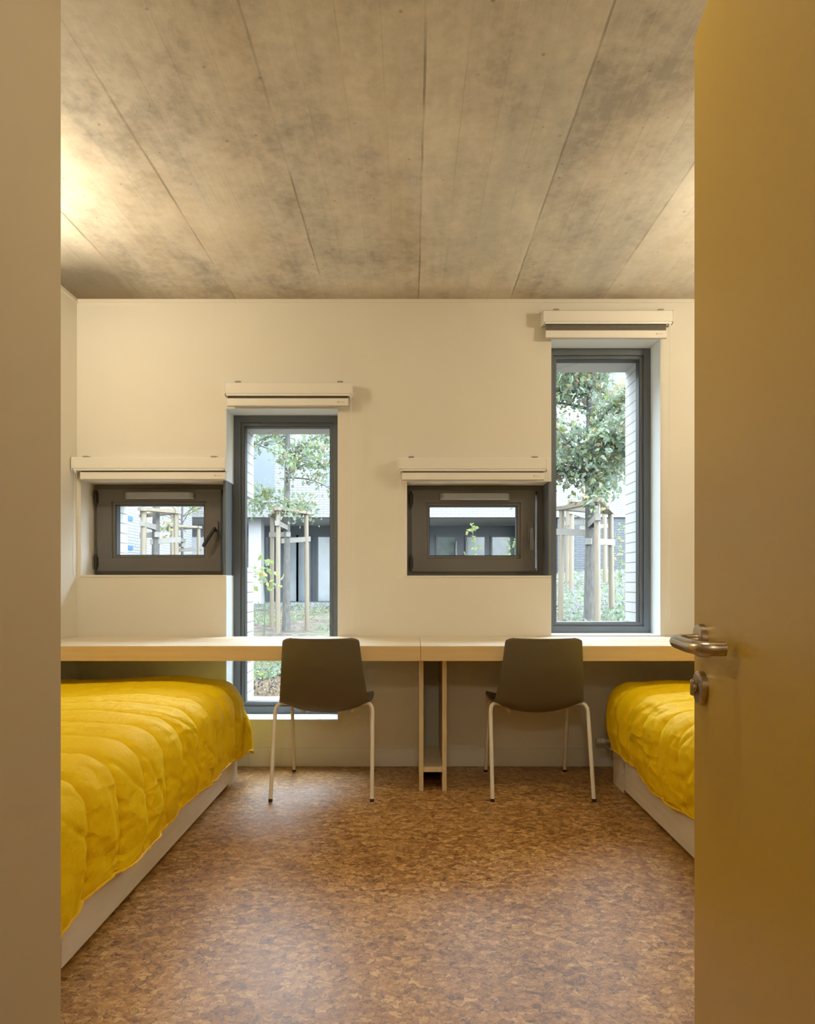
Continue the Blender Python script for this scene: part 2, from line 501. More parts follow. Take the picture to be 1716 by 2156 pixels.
for k_ in ('white_brick', 'wing_brick', 'reveal_brick', 'dark_brick', 'soffit', 'column', 'facade_frame', 'pane_blue', 'pane_pale', 'pane_green', 'shade', 'paving',
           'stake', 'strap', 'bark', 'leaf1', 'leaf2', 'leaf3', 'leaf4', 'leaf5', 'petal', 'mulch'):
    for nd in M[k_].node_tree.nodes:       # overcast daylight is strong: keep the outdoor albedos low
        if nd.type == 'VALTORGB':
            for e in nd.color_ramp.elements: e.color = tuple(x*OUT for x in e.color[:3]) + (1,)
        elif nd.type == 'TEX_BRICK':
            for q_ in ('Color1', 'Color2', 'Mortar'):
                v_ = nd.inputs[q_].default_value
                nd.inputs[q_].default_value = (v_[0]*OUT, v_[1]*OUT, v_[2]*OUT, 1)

# ------------------------------------------------------------------ camera
F = 1383.0; VPX, VPY = 866.0, 1225.0; EYE = 1.066
cam = bpy.data.cameras.new('camera')
cam.sensor_fit = 'HORIZONTAL'
cam.sensor_width = 36.0
cam.lens = F/1716*36.0
cam.shift_x = (858-VPX)/1716
cam.shift_y = (VPY-1078)/1716
cam.clip_start = 0.02
co = bpy.data.objects.new('camera', cam)
co.location = (0, 0, EYE)
co.rotation_euler = (PI/2, 0, 0)
link(co)
SC.camera = co

# ------------------------------------------------------------------ room shell
XL, XR, YB, H = -1.934, 2.05, 3.80, 2.70
YF = 0.30            # entry wall, room side
W_SL = (-1.912, -1.074, 1.103, 1.653)
W_TL = (-1.074, -0.426, 0.270, 2.072)
W_SR = (-0.025, 0.810, 1.100, 1.647)
W_TR = (0.810, 1.445, 0.754, 2.476)
struct('floor', bx(XL-0.15, XR+0.15, -1.6, YB, -0.05, 0.0), M['cork'])
struct('ceiling', bx(XL-0.15, XR+0.15, -1.6, YB, H, H+0.2), M['concrete'])
struct('wall_back', xz_wall(XL-0.15, XR+0.15, -0.05, H+0.2, YB, 4.02, [W_SL, W_TL, W_SR, W_TR]), M['paint'])
struct('wall_left', bx(XL-0.15, XL, -1.6, YB, 0, H), M['paint'])
struct('wall_right', bx(XR, XR+0.15, -1.6, YB, 0, H), M['paint'])
# entry wall with the doorway the camera looks through; bathroom block on the left of it
struct('wall_front', xz_wall(-0.80, XR, 0, H, YF-0.12, YF, [(-0.50, 0.40, -0.01, 2.06)]), M['paint'])
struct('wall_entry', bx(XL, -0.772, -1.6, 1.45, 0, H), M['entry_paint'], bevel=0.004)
struct('wall_hall', bx(-0.772, XR, -1.6, -1.45, 0, H), M['paint'])
# outer brick leaf
struct('wall_outside', xz_wall(-3.2, 3.4, -0.2, 4.2, 4.02, 4.25,
       [(-1.835, -1.00, 1.155, 1.60), (-1.02, -0.48, 0.325, 2.02), (0.03, 0.90, 1.15, 1.595), (0.865, 1.385, 0.81, 2.42)]), M['reveal_brick'])
# skirting along the window wall
struct('baseboard_back', bx(-0.94, 1.9, YB-0.012, YB, 0, 0.104), M['base_paint'], bevel=0.003)
# rough filler strip where wall meets slab
struct('trim_1', bx(XL, XR, YB-0.006, YB, H-0.022, H), M['paint'])
struct('trim_2', bx(XL, XL+0.006, 1.45, YB, H-0.022, H), M['paint'])
# sill boards in the reveals; the tall windows' have daylight painted into the colour
struct('trim_3', bx(W_TL[0], W_TL[1]+0.003, YB-0.004, 3.955, 0.258, 0.272), M['daylight_tint_lining'], bevel=0.002)
struct('trim_4', bx(W_TR[0], W_TR[1], YB-0.002, 3.955, 0.745, 0.758), M['daylight_tint_lining'], bevel=0.002)
struct('trim_5', bx(W_SL[0]-0.004, W_SL[1], YB-0.003, 3.955, 1.093, 1.105), M['paint'], bevel=0.002)
struct('trim_6', bx(W_SR[0]-0.004, W_SR[1], YB-0.003, 3.955, 1.090, 1.102), M['paint'], bevel=0.002)

struct('trim_8', bx(W_TL[0], W_TL[0]+0.004, YB+0.001, 3.956, W_SL[3], W_TL[3]), M['daylight_tint_lining'])  # added boards lining the reveals, cool daylight put into their colour
struct('trim_9', bx(W_TL[0], W_TL[0]+0.004, YB+0.001, 3.956, 0.272, W_SL[2]), M['daylight_tint_lining'])
struct('trim_10', bx(W_TL[0]+0.004, W_TL[1], YB+0.001, 3.956, W_TL[3]-0.004, W_TL[3]), M['daylight_tint_lining'])
struct('trim_11', bx(W_TR[1]-0.004, W_TR[1], YB+0.001, 3.956, 0.758, W_TR[3]), M['daylight_tint_lining'])
struct('trim_12', bx(W_TR[0], W_TR[1]-0.004, YB+0.001, 3.956, W_TR[3]-0.004, W_TR[3]), M['daylight_tint_lining'])

# ------------------------------------------------------------------ windows
def tall_window(n, w, label):
    x0, x1, z0, z1 = w
    r = struct_empty('window_%d' % n, ((x0+x1)/2, 3.99, z0), label)
    obj('frame', ring(B(), x0, x1, z0, z1, 0.044, 3.955, 4.05), M['alu'], r, bevel=0.002)
    obj('glazing_bead', ring(B(), x0+0.044, x1-0.044, z0+0.044, z1-0.044, 0.020, 3.968, 4.04), M['alu'], r, bevel=0.003)
    obj('gasket', ring(B(), x0+0.064, x1-0.064, z0+0.064, z1-0.064, 0.004, 3.975, 4.03), M['gasket'], r)
    return r

def small_window(n, w, label, lever_tilt):
    x0, x1, z0, z1 = w
    r = struct_empty('window_%d' % n, ((x0+x1)/2, 3.99, z0), label)
    xp = x1-0.016
    obj('coupling_post', bx(xp, x1, YB+0.004, 4.05, z0, z1), M['alu'], r, bevel=0.002)
    obj('frame', ring(B(), x0, xp, z0, z1, 0.034, 3.965, 4.05), M['alu_warm'], r, bevel=0.002)
    a0, a1, c0, c1 = x0+0.026, xp-0.05, z0+0.026, z1-0.03
    s = obj('sash', ring(B(), a0, a1, c0, c1, (0.088, 0.088, 0.078, 0.076), 3.940, 4.01), M['alu_warm'], r, bevel=0.003)
    i0, i1, j0, j1 = a0+0.088, a1-0.088, c0+0.078, c1-0.076
    obj('glazing_bead', ring(B(), i0, i1, j0, j1, 0.017, 3.950, 4.01), M['alu_warm'], s, bevel=0.002)
    obj('gasket', ring(B(), i0+0.017, i1-0.017, j0+0.017, j1-0.017, 0.005, 3.957, 4.01), M['gasket'], s)
    # grip bar across the top of the sash
    gx0 = (i0+i1)/2-0.200; gx1 = (i0+i1)/2+0.215; gz = c1-0.042
    bm = B()
    prof = []
    n_ = 8
    for k in range(n_+1):
        a = PI/2*k/n_
        prof.append((gx0+0.03*(1-math.sin(a)), 3.940-0.038*math.sin(a) if k else 3.940))
    outer = [(gx0, 3.940)] + [(gx0+0.035*(1-math.cos(PI/2*k/n_)), 3.940-0.038*math.sin(PI/2*k/n_)) for k in range(1, n_+1)] \
        + [(gx1-0.035*(1-math.cos(PI/2*k/n_)), 3.940-0.038*math.sin(PI/2*k/n_)) for k in range(n_, 0, -1)] + [(gx1, 3.940)]
    prism(bm, outer, 'z', gz-0.019, gz+0.019)
    obj('grip_bar', bm, M['alu_light'], s, bevel=0.004)
    # hinges
    for hz in (c1-0.055, c0+0.055):
        bm = B()
        tube(bm, [(a0-0.004, 3.933, hz-0.045), (a0-0.004, 3.933, hz+0.045)], 0.0085, 12)
        box(bm, a0-0.016, a0+0.010, 3.936, 3.95, hz-0.03, hz+0.03)
        obj('hinge', bm, M['gasket'], s, bevel=0.001)
    # lever handle: rose plate and lever
    hx = a1-0.030; hz = (c0+c1)/2-0.002
    bm = B()
    pl = [(hx+0.014*math.cos(2*PI*k/24), (hz+0.045 if math.sin(2*PI*k/24) > 0 else hz-0.045)+0.014*math.sin(2*PI*k/24)) for k in range(24)]
    prism(bm, pl, 'y', 3.930, 3.941)
    hd = obj('handle', bm, M['alu_warm'], s, bevel=0.002)
    bm = B()
    tube(bm, [(hx, 3.932, hz), (hx, 3.893, hz)], 0.009, 14)
    ex, ez = hx + math.sin(lever_tilt)*0.118, hz - math.cos(lever_tilt)*0.118
    path = smooth_path([(hx, 3.893, hz+0.012), (hx, 3.890, hz), (hx+(ex-hx)*0.5, 3.884, hz+(ez-hz)*0.5), (ex, 3.888, ez)], 4)
    tube(bm, path, [0.008]+[0.0105]*(len(path)-2)+[0.0085], 12)
    obj('lever', bm, M['gasket'] if lever_tilt else M['alu_warm'], hd, smooth=True)
    return r

small_window(1, W_SL, 'small dark hinged window beside the left wall, handle tilted', math.radians(-32))
tall_window(2, W_TL, 'tall dark fixed window reaching below the desk')
small_window(3, W_SR, 'small dark hinged window in the middle of the wall, handle hanging down', 0.0)
tall_window(4, W_TR, 'tall dark fixed window standing above the desk on the right')

# ------------------------------------------------------------------ roller blinds
def bead(bm, c, r):
    bmesh.ops.create_icosphere(bm, subdivisions=1, radius=r, matrix=Matrix.Translation(c))

def chain_mesh(path, step=0.0062, r=0.0021):
    bm = B()
    P = [Vector(p) for p in path]
    acc = 0.0
    for a, b in zip(P[:-1], P[1:]):
        L = (b-a).length
        d = acc
        while d < L:
            bead(bm, a+(b-a)*(d/L), r)
            d += step
        acc = d-L
    tube(bm, P, 0.0007, 4)
    return bm

def blind(label, x0, x1, zt, bar_x, gap, chain_x, chain_spread, chain_z, side, mark=True):
    yF = 3.722
    r = thing('roller_blind', label, 'blind', ((x0+x1)/2, YB-0.04, zt-0.078), 'roller blinds above the windows')
    # cassette
    zb = zt-0.076
    prof = [(YB-0.001, zt), (yF+0.008, zt), (yF, zt-0.006), (yF, zb+0.012), (yF+0.006, zb+0.010), (yF+0.03, zb+0.014), (YB-0.001, zb+0.014)]
    obj('cassette', prism(B(), prof, 'x', x0+0.004, x1-0.004), M['blind'], r, bevel=0.0015)
    bm = B()
    tube(bm, [(x0+0.010, yF+0.008, zb+0.005), (x1-0.010, yF+0.008, zb+0.005)], 0.0065, 12)
    obj('cassette_lip', bm, M['blind_lip'], r, smooth=True)
    capp = [(YB-0.001, zt+0.001), (yF+0.006, zt+0.001), (yF-0.003, zt-0.008), (yF-0.003, zb+0.004), (yF+0.01, zb-0.004), (YB-0.001, zb+0.004)]
    for a, b in ((x0, x0+0.005), (x1-0.005, x1)):
        cp = obj('end_cap', prism(B(), capp, 'x', a, b), M['blind'], r, bevel=0.001)
    # roll of fabric with visible strip, bottom bar
    b0, b1 = bar_x
    zf = zb+0.012
    zbar = zb-0.004-gap
    bm = B()
    tube(bm, [(b0+0.006, 3.765, zb+0.028), (b1-0.006, 3.765, zb+0.028)], 0.020, 16)
    box(bm, b0+0.003, b1-0.003, 3.7445, 3.746, zbar-0.01, zb+0.03)
    obj('fabric', bm, M['blind_fabric'] , r)
    hb = 0.042
    br = obj('bottom_bar', bx(b0, b1, 3.738, 3.756, zbar-hb, zbar), M['blind'], r, bevel=0.003)
    bm = B(); box(bm, b0+0.001, b1-0.001, 3.7385, 3.7555, zbar-hb-0.003, zbar-hb-0.0005)
    obj('bar_seal', bm, M['clip'], br)
    if mark:
        xm = b1-0.062
        obj('maker_dot', bx(xm, xm+0.006, 3.7365, 3.7395, zbar-0.0245, zbar-0.0185), M['logo_o'], br)
        bm = B()
        for q in range(6):
            box(bm, xm+0.010+q*0.0052, xm+0.0135+q*0.0052, 3.7366, 3.7395, zbar-0.024, zbar-0.0205+(0.0015 if q % 3 == 0 else 0))
        obj('maker_mark', bm, M['logo_g'], br)
    # mounting clips
    for cx in (x0+0.075, x1-0.07):
        bm = B()
        prism(bm, [(3.775, zt), (3.735, zt), (3.726, zt+0.003), (3.726, zt+0.008), (3.775, zt+0.009)], 'x', cx-0.016, cx+0.016)
        obj('clip', bm, M['clip'], r, bevel=0.001)
    # chain drive and chain loop
    s = 1 if side == 'R' else -1
    bm = B()
    disc_lathe(bm, [(0, 0.010), (0.002, 0.014), (0.008, 0.014), (0.010, 0.010)], (chain_x - (0 if s > 0 else 0.010), 3.735, zb+0.020), (1, 0, 0), 20)
    box(bm, chain_x-0.004, chain_x+0.004, 3.728, 3.745, zb-0.012, zb+0.02)
    obj('chain_drive', bm, M['chain'], r, smooth=True)
    zc = zb+0.012
    sp = chain_spread
    pts = [(chain_x-0.003, 3.732, zc)]
    n = 14
    for k in range(1, n):
        tt = k/n
        pts.append((chain_x - 0.003 - sp*0.5*math.sin(min(tt*1.05, 1)*PI/2)**1.6, 3.732+0.02*tt, zc+(chain_z+sp*0.35-zc)*tt))
    for k in range(0, 9):
        a = PI*k/8
        pts.append((chain_x-(sp*0.5+0.003)*math.cos(a) + 0.0, 3.752, chain_z+sp*0.35-(sp*0.5+0.003)*0.8*math.sin(a)))
    for k in range(n-1, 0, -1):
        tt = k/n
        pts.append((chain_x + 0.003 + sp*0.5*math.sin(min(tt*1.05, 1)*PI/2)**1.6, 3.735+0.017*tt, zc+(chain_z+sp*0.35-zc)*tt))
    pts.append((chain_x+0.003, 3.735, zc))
    ch = obj('pull_chain', chain_mesh(pts), M['chain'], r, smooth=True)
    bm = B()
    zz = chain_z + 0.12
    tube(bm, [(chain_x-0.003-sp*0.5, 3.752, zz-0.009), (chain_x-0.003-sp*0.5, 3.752, zz+0.009)], 0.0033, 8)
    obj('chain_joint', bm, M['chain'], ch, smooth=True)
    return r

def bz(py, Y=3.722):
    return EYE-(py-VPY)*Y/F
def bxx(px, Y=3.722):
    return (px-VPX)*Y/F
blind('white roller blind cassette above the small window by the left wall', bxx(150), bxx(474.5), bz(962),
      (bxx(168, 3.738), bxx(474.3, 3.738)), 0.002, bxx(157), 0.042, bz(1212), 'L')
blind('white roller blind cassette above the tall window behind the left chair', bxx(471.6), bxx(741.6), bz(804),
      (bxx(477.5, 3.738), bxx(733.5, 3.738)), 0.008, bxx(738.5), 0.020, 0.775, 'R')
blind('white roller blind cassette above the small window in the middle of the wall', bxx(838), bxx(1153), bz(963),
      (bxx(846, 3.738), bxx(1146, 3.738)), 0.002, bxx(841.5), 0.060, bz(1214), 'L')
blind('white roller blind close under the ceiling with a strip of dark fabric showing', bxx(1144), bxx(1419), bz(652),
      (bxx(1149, 3.738), bxx(1404.5, 3.738)), 0.030, bxx(1412), 0.006, bz(1308), 'R')

# ------------------------------------------------------------------ desk
DZ, DB, DY = 0.750, 0.677, 3.237
def desk(x0, x1, label, gx0, gx1, place):
    r = thing('desk', label, 'desk', ((x0+x1)/2, (DY+YB)/2, DB))
    slots = []
    for k in range(5):
        y0 = 3.475+k*0.037
        slots.append((gx0, gx1, y0, y0+0.010))
    bm = grid_solid([x0, x1], [DY, YB-0.004], slots, DB, DZ, lambda u, v, w: (u, v, w))
    top = obj('desk_top', bm, M['desk'], r, bevel=0.0012)
    obj('front_apron', bx(x0+0.0005, x1-0.0005, DY-0.003, DY+0.001, DB-0.0006, DZ-0.003), M['desk_edge_x'], r)
    bm = B()
    ring2 = [(gx0-0.03, gx1+0.03)]
    return r
M['desk_edge_x'] = wood('birch_desk_edge', (0.74, 0.535, 0.27), (0.67, 0.475, 0.225), 0)
SEAM = 0.0465
desk(XL+0.004, SEAM-0.0008, 'pale wooden wall-to-wall desk top, left section with slots beside the left wall', -1.84, -0.97, 'left')
desk(SEAM+0.0008, XR-0.004, 'pale wooden wall-to-wall desk top, right section running behind the door handle', 1.06, 1.94, 'right')

r = thing('desk_stand', 'narrow pale wooden stand of two upright boards under the desk seam', 'stand', (0.11, 3.56, 0))
def stand_panel(xa, xb):
    poly = [(3.343, 0.0), (3.76, 0.0), (3.76, 0.115), (YB-0.003, 0.115), (YB-0.003, DB-0.001), (3.343, DB-0.001)]
    return obj('side_panel', prism(B(), poly, 'x', xa, xb), M['desk_edge'], r, bevel=0.001)
stand_panel(0.040, 0.062)
stand_panel(0.158, 0.180)
obj('shelf', bx(0.062, 0.158, 3.345, YB-0.014, 0.097, 0.118), M['desk_edge'], r, bevel=0.001)
obj('kick_board', bx(0.062, 0.158, 3.62, 3.64, 0.0, 0.097), M['rubber'], r)

# ------------------------------------------------------------------ chairs
def make_chair(loc, label):
    r = thing('chair', label, 'chair', (0, 0, 0), 'chairs at the desk')
    # local: x centre 0, y 0 at rear feet (towards the room), +y towards the desk
    prof = [  # (y, z, half width, edge rise)  centre line from top of back to front lip
        (-0.026, 0.792, 0.176, 0.000), (-0.025, 0.785, 0.184, 0.000), (-0.016, 0.74, 0.189, 0.000), (0.004, 0.66, 0.197, 0.000),
        (0.034, 0.585, 0.206, 0.000), (0.066, 0.52, 0.215, 0.002), (0.092, 0.475, 0.221, 0.010),
        (0.120, 0.437, 0.226, 0.030), (0.155, 0.410, 0.229, 0.052), (0.200, 0.399, 0.231, 0.060),
        (0.27, 0.403, 0.233, 0.054), (0.36, 0.413, 0.233, 0.042), (0.45, 0.423, 0.229, 0.032), (0.510, 0.424, 0.218, 0.024),
        (0.532, 0.416, 0.205, 0.018), (0.540, 0.404, 0.195, 0.014)]
    rows = smooth_path([(p[0], p[1], p[2]) for p in prof], 4)
    rises = smooth_path([(p[3], 0, 0) for p in prof], 4)
    nx = 24
    bm = B()
    grid = []
    L = len(rows)
    for i, q in enumerate(rows):
        row = []
        back = max(0.0, min(1.0, (q.z-0.45)/0.12))
        for j in range(nx+1):
            s = -1+2*j/nx
            hw = q.z
            hw = rows[i].z
            row.append(None)
        grid.append(row)
    for i in range(L):
        y, z, hw = rows[i].x, rows[i].y, rows[i].z
        rise = rises[i].x
        back = max(0.0, min(1.0, (z-0.44)/0.10))*(1 if y < 0.2 else 0)
        for j in range(nx+1):
            s = -1+2*j/nx
            a = abs(s)
            zz = z + rise*a**2.2
            yy = y + back*0.020*a**2.4
            # round the two top corners and the front corners
            xx = s*hw
            if i < 6:
                zz -= 0.012*max(0, a-0.86)/0.14*(1-i/6)
            grid[i][j] = bm.verts.new((xx, yy, zz))
    for i in range(L-1):
        for j in range(nx):
            bm.faces.new((grid[i][j], grid[i][j+1], grid[i+1][j+1], grid[i+1][j]))
    sh = obj('seat_shell', bm, M['shell'], r, smooth=True, angle=80)
    md = sh.modifiers.new('thickness', 'SOLIDIFY'); md.thickness = 0.009; md.offset = 0
    md = sh.modifiers.new('round', 'BEVEL'); md.width = 0.003; md.segments = 2; md.limit_method = 'ANGLE'
    for s in (-1, 1):
        path = round_path([(s*0.246, 0.002, 0.008), (s*0.243, 0.112, 0.462), (s*0.160, 0.170, 0.442), (s*0.125, 0.25, 0.392)], 0.05, 6)
        lg = obj('leg', tube(B(), path, 0.0098, 12), M['legs'], r, smooth=True)
        obj('foot_cap', tube(B(), [(s*0.246, 0.001, 0.0), (s*0.246, 0.003, 0.014)], 0.0103, 12), M['rubber'], lg, smooth=True)
        path = round_path([(s*0.222, 0.505, 0.008), (s*0.214, 0.400, 0.440), (s*0.150, 0.36, 0.425), (s*0.120, 0.345, 0.408)], 0.04, 6)
        lg = obj('leg', tube(B(), path, 0.0098, 12), M['legs'], r, smooth=True)
        obj('foot_cap', tube(B(), [(s*0.222, 0.506, 0.0), (s*0.222, 0.504, 0.014)], 0.0103, 12), M['rubber'], lg, smooth=True)
        bm = B(); tube(bm, [(s*0.125, 0.255, 0.388), (s*0.122, 0.30, 0.390), (s*0.125, 0.37, 0.400)], 0.0095, 10)
        obj('seat_rail', bm, M['legs'], r, smooth=True)
    r.location = loc
    return r
ch = make_chair((-0.437, 3.184, 0), 'dark taupe shell chair on cream legs, the one nearer the tall window and left bed')
ch2 = dup(ch, (0.640, 3.184, 0), 0, 'dark taupe shell chair on cream legs, the one nearer the door handle and right bed')
ch.rotation_euler = (0, 0, math.radians(0.0))

# ------------------------------------------------------------------ beds
def make_bed(sgn, xs, y0, y1, xw, label):
    """xs: visible long side; xw: wall side"""
    r = thing('bed', label, 'bed', ((xs+xw)/2, (y0+y1)/2, 0))
    xi = xs + sgn*0.022
    lo, hi = min(xs, xi), max(xs, xi)
    obj('side_rail', bx(lo, hi, y0+0.20, y1-0.20, 0.022, 0.30), M['bed'], r, bevel=0.002)
    ws = sorted((xw, xw-sgn*0.022))
    obj('side_rail', bx(ws[0], ws[1], y0+0.2, y1-0.2, 0.022, 0.30), M['bed'], r, bevel=0.002)
    for (e, d) in ((y0, 1), (y1, -1)):
        for (a, b) in ((lo, hi), ws):
            poly = [(e, 0.0), (e+d*0.165, 0.0)]
            for k in range(7):
                an = PI/2*k/6
                poly.append((e+d*(0.165+0.034*(1-math.cos(an))), 0.022*math.sin(an)))
            poly += [(e+d*0.1985, 0.30), (e, 0.30)]
            off = 0.003*sgn if abs(a-lo) < 1e-6 else 0
            obj('leg', prism(B(), poly, 'x', a+off, b+off), M['bed'], r, bevel=0.0015)
        a, b = sorted((e+d*0.001, e+d*0.022))
        xa, xb = sorted((xi+sgn*0.003, xw-sgn*0.024))
        obj('end_board', bx(xa, xb, a, b, 0.022, 0.30), M['bed'], r, bevel=0.002)
    xa, xb = sorted((xi+sgn*0.003, xw-sgn*0.024))
    obj('mattress', bx(xa+0.01, xb-0.01, y0+0.03, y1-0.03, 0.22, 0.46), M['mattress'], r, bevel=0.03, seg=3)
    return r
make_bed(-1, -0.943, 1.57, 3.57, XL+0.02, 'pale wooden bed base along the left wall under a yellow comforter')
make_bed(1, 1.067, 1.48, 3.48, XR-0.02, 'pale wooden bed base on the right, partly hidden by the door')

def comforter(sgn, xe, xw, y0, ye, ztop, drop, label, seed, cw=0.19, ph=0.0, ydrop=None, flare=0.34, fb=0.05):
    """sgn=+1: hangs towards +x (left bed); -1: hangs towards -x"""
    rad = 0.095
    quarter = rad*PI/2
    L = quarter + (drop-rad)
    Ly = L if ydrop is None else quarter + (ydrop-rad)
    W = abs(xe-xw)
    rnd = random.Random(seed)
    so = Vector((seed*3.1, seed*1.7, 0))
    def hem(b):
        return 1.0 + 0.10*noise.noise(Vector((b*1.6, seed, 0.3))) + 0.03*noise.noise(Vector((b*6, seed, 1.3)))
    def base(u, b):
        """u: 0..1 across from the wall to the hem; b along the bed, may pass ye"""
        tot = W + L*hem(b)
        a = u*tot
        dx = max(0.0, a-W)
        dy = max(0.0, b-ye)
        X = min(a, W); Y = min(b, ye)
        d = (dx**5+dy**5)**0.2
        z = ztop
        # soft crown, sagging by the edges
        z -= 0.012*max(0.0, (X/W-0.6)/0.4)**2
        z += 0.018*noise.noise(Vector((a*2.2, b*1.6, seed)))
        if d > 0:
            n = math.hypot(dx, dy)
            ux, uy = dx/n, dy/n
            corner = min(dx, dy)/max(dx, dy) if max(dx, dy) > 0 else 0
            if d < quarter:
                out = rad*math.sin(d/rad); dn = rad*(1-math.cos(d/rad))
            else:
                e = d-quarter
                out = rad + e*(fb+flare*corner) + 0.012*math.sin(b*9+seed)*min(1, e/0.2)
                dn = rad + e*(1-0.10*corner)
            X += ux*out; Y += uy*out; z -= dn
        return Vector((xw + sgn*X, Y, z)), a, d
    NU = 130
    b_end = ye+Ly
    NV = int((b_end-y0)/0.0052)
    bm = B()
    P = []
    for i in range(NV+1):
        b = y0+(b_end-y0)*i/NV
        row = []
        for j in range(NU+1):
            p, a, d = base(j/NU, b)
            row.append((p, a, d, b))
        P.append(row)
    G = []
    for i in range(NV+1):
        row = []
        for j in range(NU+1):
            p, a, d, b = P[i][j]
            i0, i1 = max(i-1, 0), min(i+1, NV)
            j0, j1 = max(j-1, 0), min(j+1, NU)
            n = (P[i][j1][0]-P[i][j0][0]).cross(P[i1][j][0]-P[i0][j][0])
            n.normalize()
            if n.z < 0 and d <= 0.0: n = -n
            if sgn < 0: n = n if n.z > 0 or d > 0 else -n
            if sgn*1.0 < 0 and d > 0: n = -n if n.dot(Vector((-1, 0.3, 0.6))) < 0 else n
            if sgn > 0 and d > 0: n = -n if n.dot(Vector((1, 0.3, 0.6))) < 0 else n
            bb = b + 0.006*noise.noise(Vector((a*2.0, b*0.9, seed+5)))
            c = (bb+ph)/cw
            fc = abs(math.sin(PI*c))
            # skewed cushion, shingle like
            f = c-math.floor(c)
            puff = 0.045*fc**0.52*(1.0+0.12*math.cos(2*PI*f+0.8))
            edge = min(1.0, (1-j/NU)*12)*1.0
            puff *= 0.35+0.65*edge
            cid = math.floor(c)
            wr = 0.0045*noise.noise(Vector((a*7+cid*3.3, b*10, seed)))*fc
            # slanting creases on the drop
            sl = a*9+b*14+cid*7.7
            wr += 0.0045*noise.noise(Vector((a*11-b*9, a*2.5+b*3.0+cid*2.1, seed+2)))*min(1, d/0.1)*fc
            rd = 1-abs(2*noise.noise(Vector((a*5.5-b*6.5+cid*5, a*2+b*1.5, seed+8))))
            wr -= 0.008*max(0, rd-0.80)/0.2*fc*min(1, 0.4+d/0.12)
            # seam puckers
            wr += 0.005*math.sin(a*110+cid*4+3*noise.noise(Vector((a*8, cid, 1))))*(1-fc)**2*min(1, fc*6+0.3)
            q = p + n*(puff+wr)
            row.append(bm.verts.new(q))
        G.append(row)
    for i in range(NV):
        for j in range(NU):
            bm.faces.new((G[i][j], G[i][j+1], G[i+1][j+1], G[i+1][j]))
    hemline = [G[i][NU].co.copy() for i in range(0, NV+1, 4)]
    hemline += [G[NV][j].co.copy() for j in range(NU, -1, -3)]
    o = obj('comforter', bm, [M['yellow'], M['lining']], None, smooth=True, angle=120)
    # outward normals
    me = o.data
    up = sum(p.normal.z for p in me.polygons)
    if up < 0:
        me.flip_normals()
    md = o.modifiers.new('thickness', 'SOLIDIFY')
    md.thickness = 0.006; md.offset = -1
    tag(o, label, 'comforter', 'yellow quilted comforters')
    bm = B()
    tube(bm, hemline, [0.0052+0.0013*math.sin(k*2.1) for k in range(len(hemline))], 7)
    obj('piping', bm, M['piping'], o, smooth=True)
    return o
comforter(1, -1.018, XL+0.03, 1.46, 3.44, 0.520, 0.345, 'yellow quilted comforter hanging over the bed along the left wall', 1.0, 0.188, 0.05, 0.36)
comforter(-1, 1.138, XR-0.03, 1.32, 3.345, 0.520, 0.315, 'yellow quilted comforter on the right bed, cut off by the open door', 2.0, 0.188, 0.11, 0.29, 0.04, -0.05)

# ------------------------------------------------------------------ radiator valve
r = thing('radiator_valve', 'small white radiator valve at the skirting behind the right bed', 'valve', (1.10, 3.72, 0.12))
bm = B()
disc_lathe(bm, [(0, 0.014), (0.003, 0.019), (0.022, 0.019), (0.026, 0.016), (0.050, 0.0165), (0.054, 0.012)], (1.040, 3.70, 0.168), (1, 0, 0), 20)
obj('valve_head', bm, M['pvc'], r, smooth=True, angle=30)
obj('valve_body', tube(B(), [(1.090, 3.70, 0.168), (1.150, 3.70, 0.168)], 0.012, 14), M['pvc'], r, smooth=True)
obj('supply_pipe', tube(B(), round_path([(1.130, 3.70, 0.168), (1.130, 3.70, 0.115), (1.130, 3.797, 0.115)], 0.02), 0.008, 12), M['pvc'], r, smooth=True)

# ------------------------------------------------------------------ open door
ANG = math.radians(8)
D = Vector((math.sin(ANG), math.cos(ANG), 0))
N = Vector((-math.cos(ANG), math.sin(ANG), 0))
E = Vector((0.497, 1.155, 0))
DW, DT, DH = 0.86, 0.042, 2.022
Hh = E - D*DW
door = struct_empty('door_1', (Hh.x, Hh.y, 0), 'ochre painted door leaf standing open on the right')
bm = B()
q = [E, E-N*DT, Hh-N*DT, Hh]
prism(bm, [(v.x, v.y) for v in q], 'z', 0.006, DH)
leaf = obj('door_leaf', bm, M['door'], door, bevel=0.003)
Cc = E - D*0.055
def P3(base, n, d, z):
    v = base + N*n + D*d
    return Vector((v.x, v.y, z))
zh, zl = 0.968, 0.889
hd = obj('handle_rosette', disc_lathe(B(), [(0, 0.0275), (0.0085, 0.0275), (0.0105, 0.0262), (0.0112, 0.022)], P3(Cc, 0, 0, zh), N, 48), M['steel'], door, smooth=True, angle=30)
path = smooth_path([P3(Cc, 0.008, 0, zh), P3(Cc, 0.030, -0.001, zh), P3(Cc, 0.045, -0.013, zh), P3(Cc, 0.051, -0.036, zh), P3(Cc, 0.052, -0.075, zh), P3(Cc, 0.051, -0.112, zh), P3(Cc, 0.045, -0.135, zh), P3(Cc, 0.032, -0.147, zh), P3(Cc, 0.012, -0.149, zh)], 8)
obj('lever', tube(B(), path, 0.0106, 24), M['steel'], hd, smooth=True, angle=40)
lk = obj('lock_rosette', disc_lathe(B(), [(0, 0.0275), (0.0085, 0.0275), (0.0105, 0.0262), (0.0112, 0.022)], P3(Cc, 0, 0, zl), N, 48), M['steel'], door, smooth=True, angle=30)
bm = B()
tube(bm, [P3(Cc, 0.010, 0, zl), P3(Cc, 0.017, 0, zl)], 0.0085, 20)
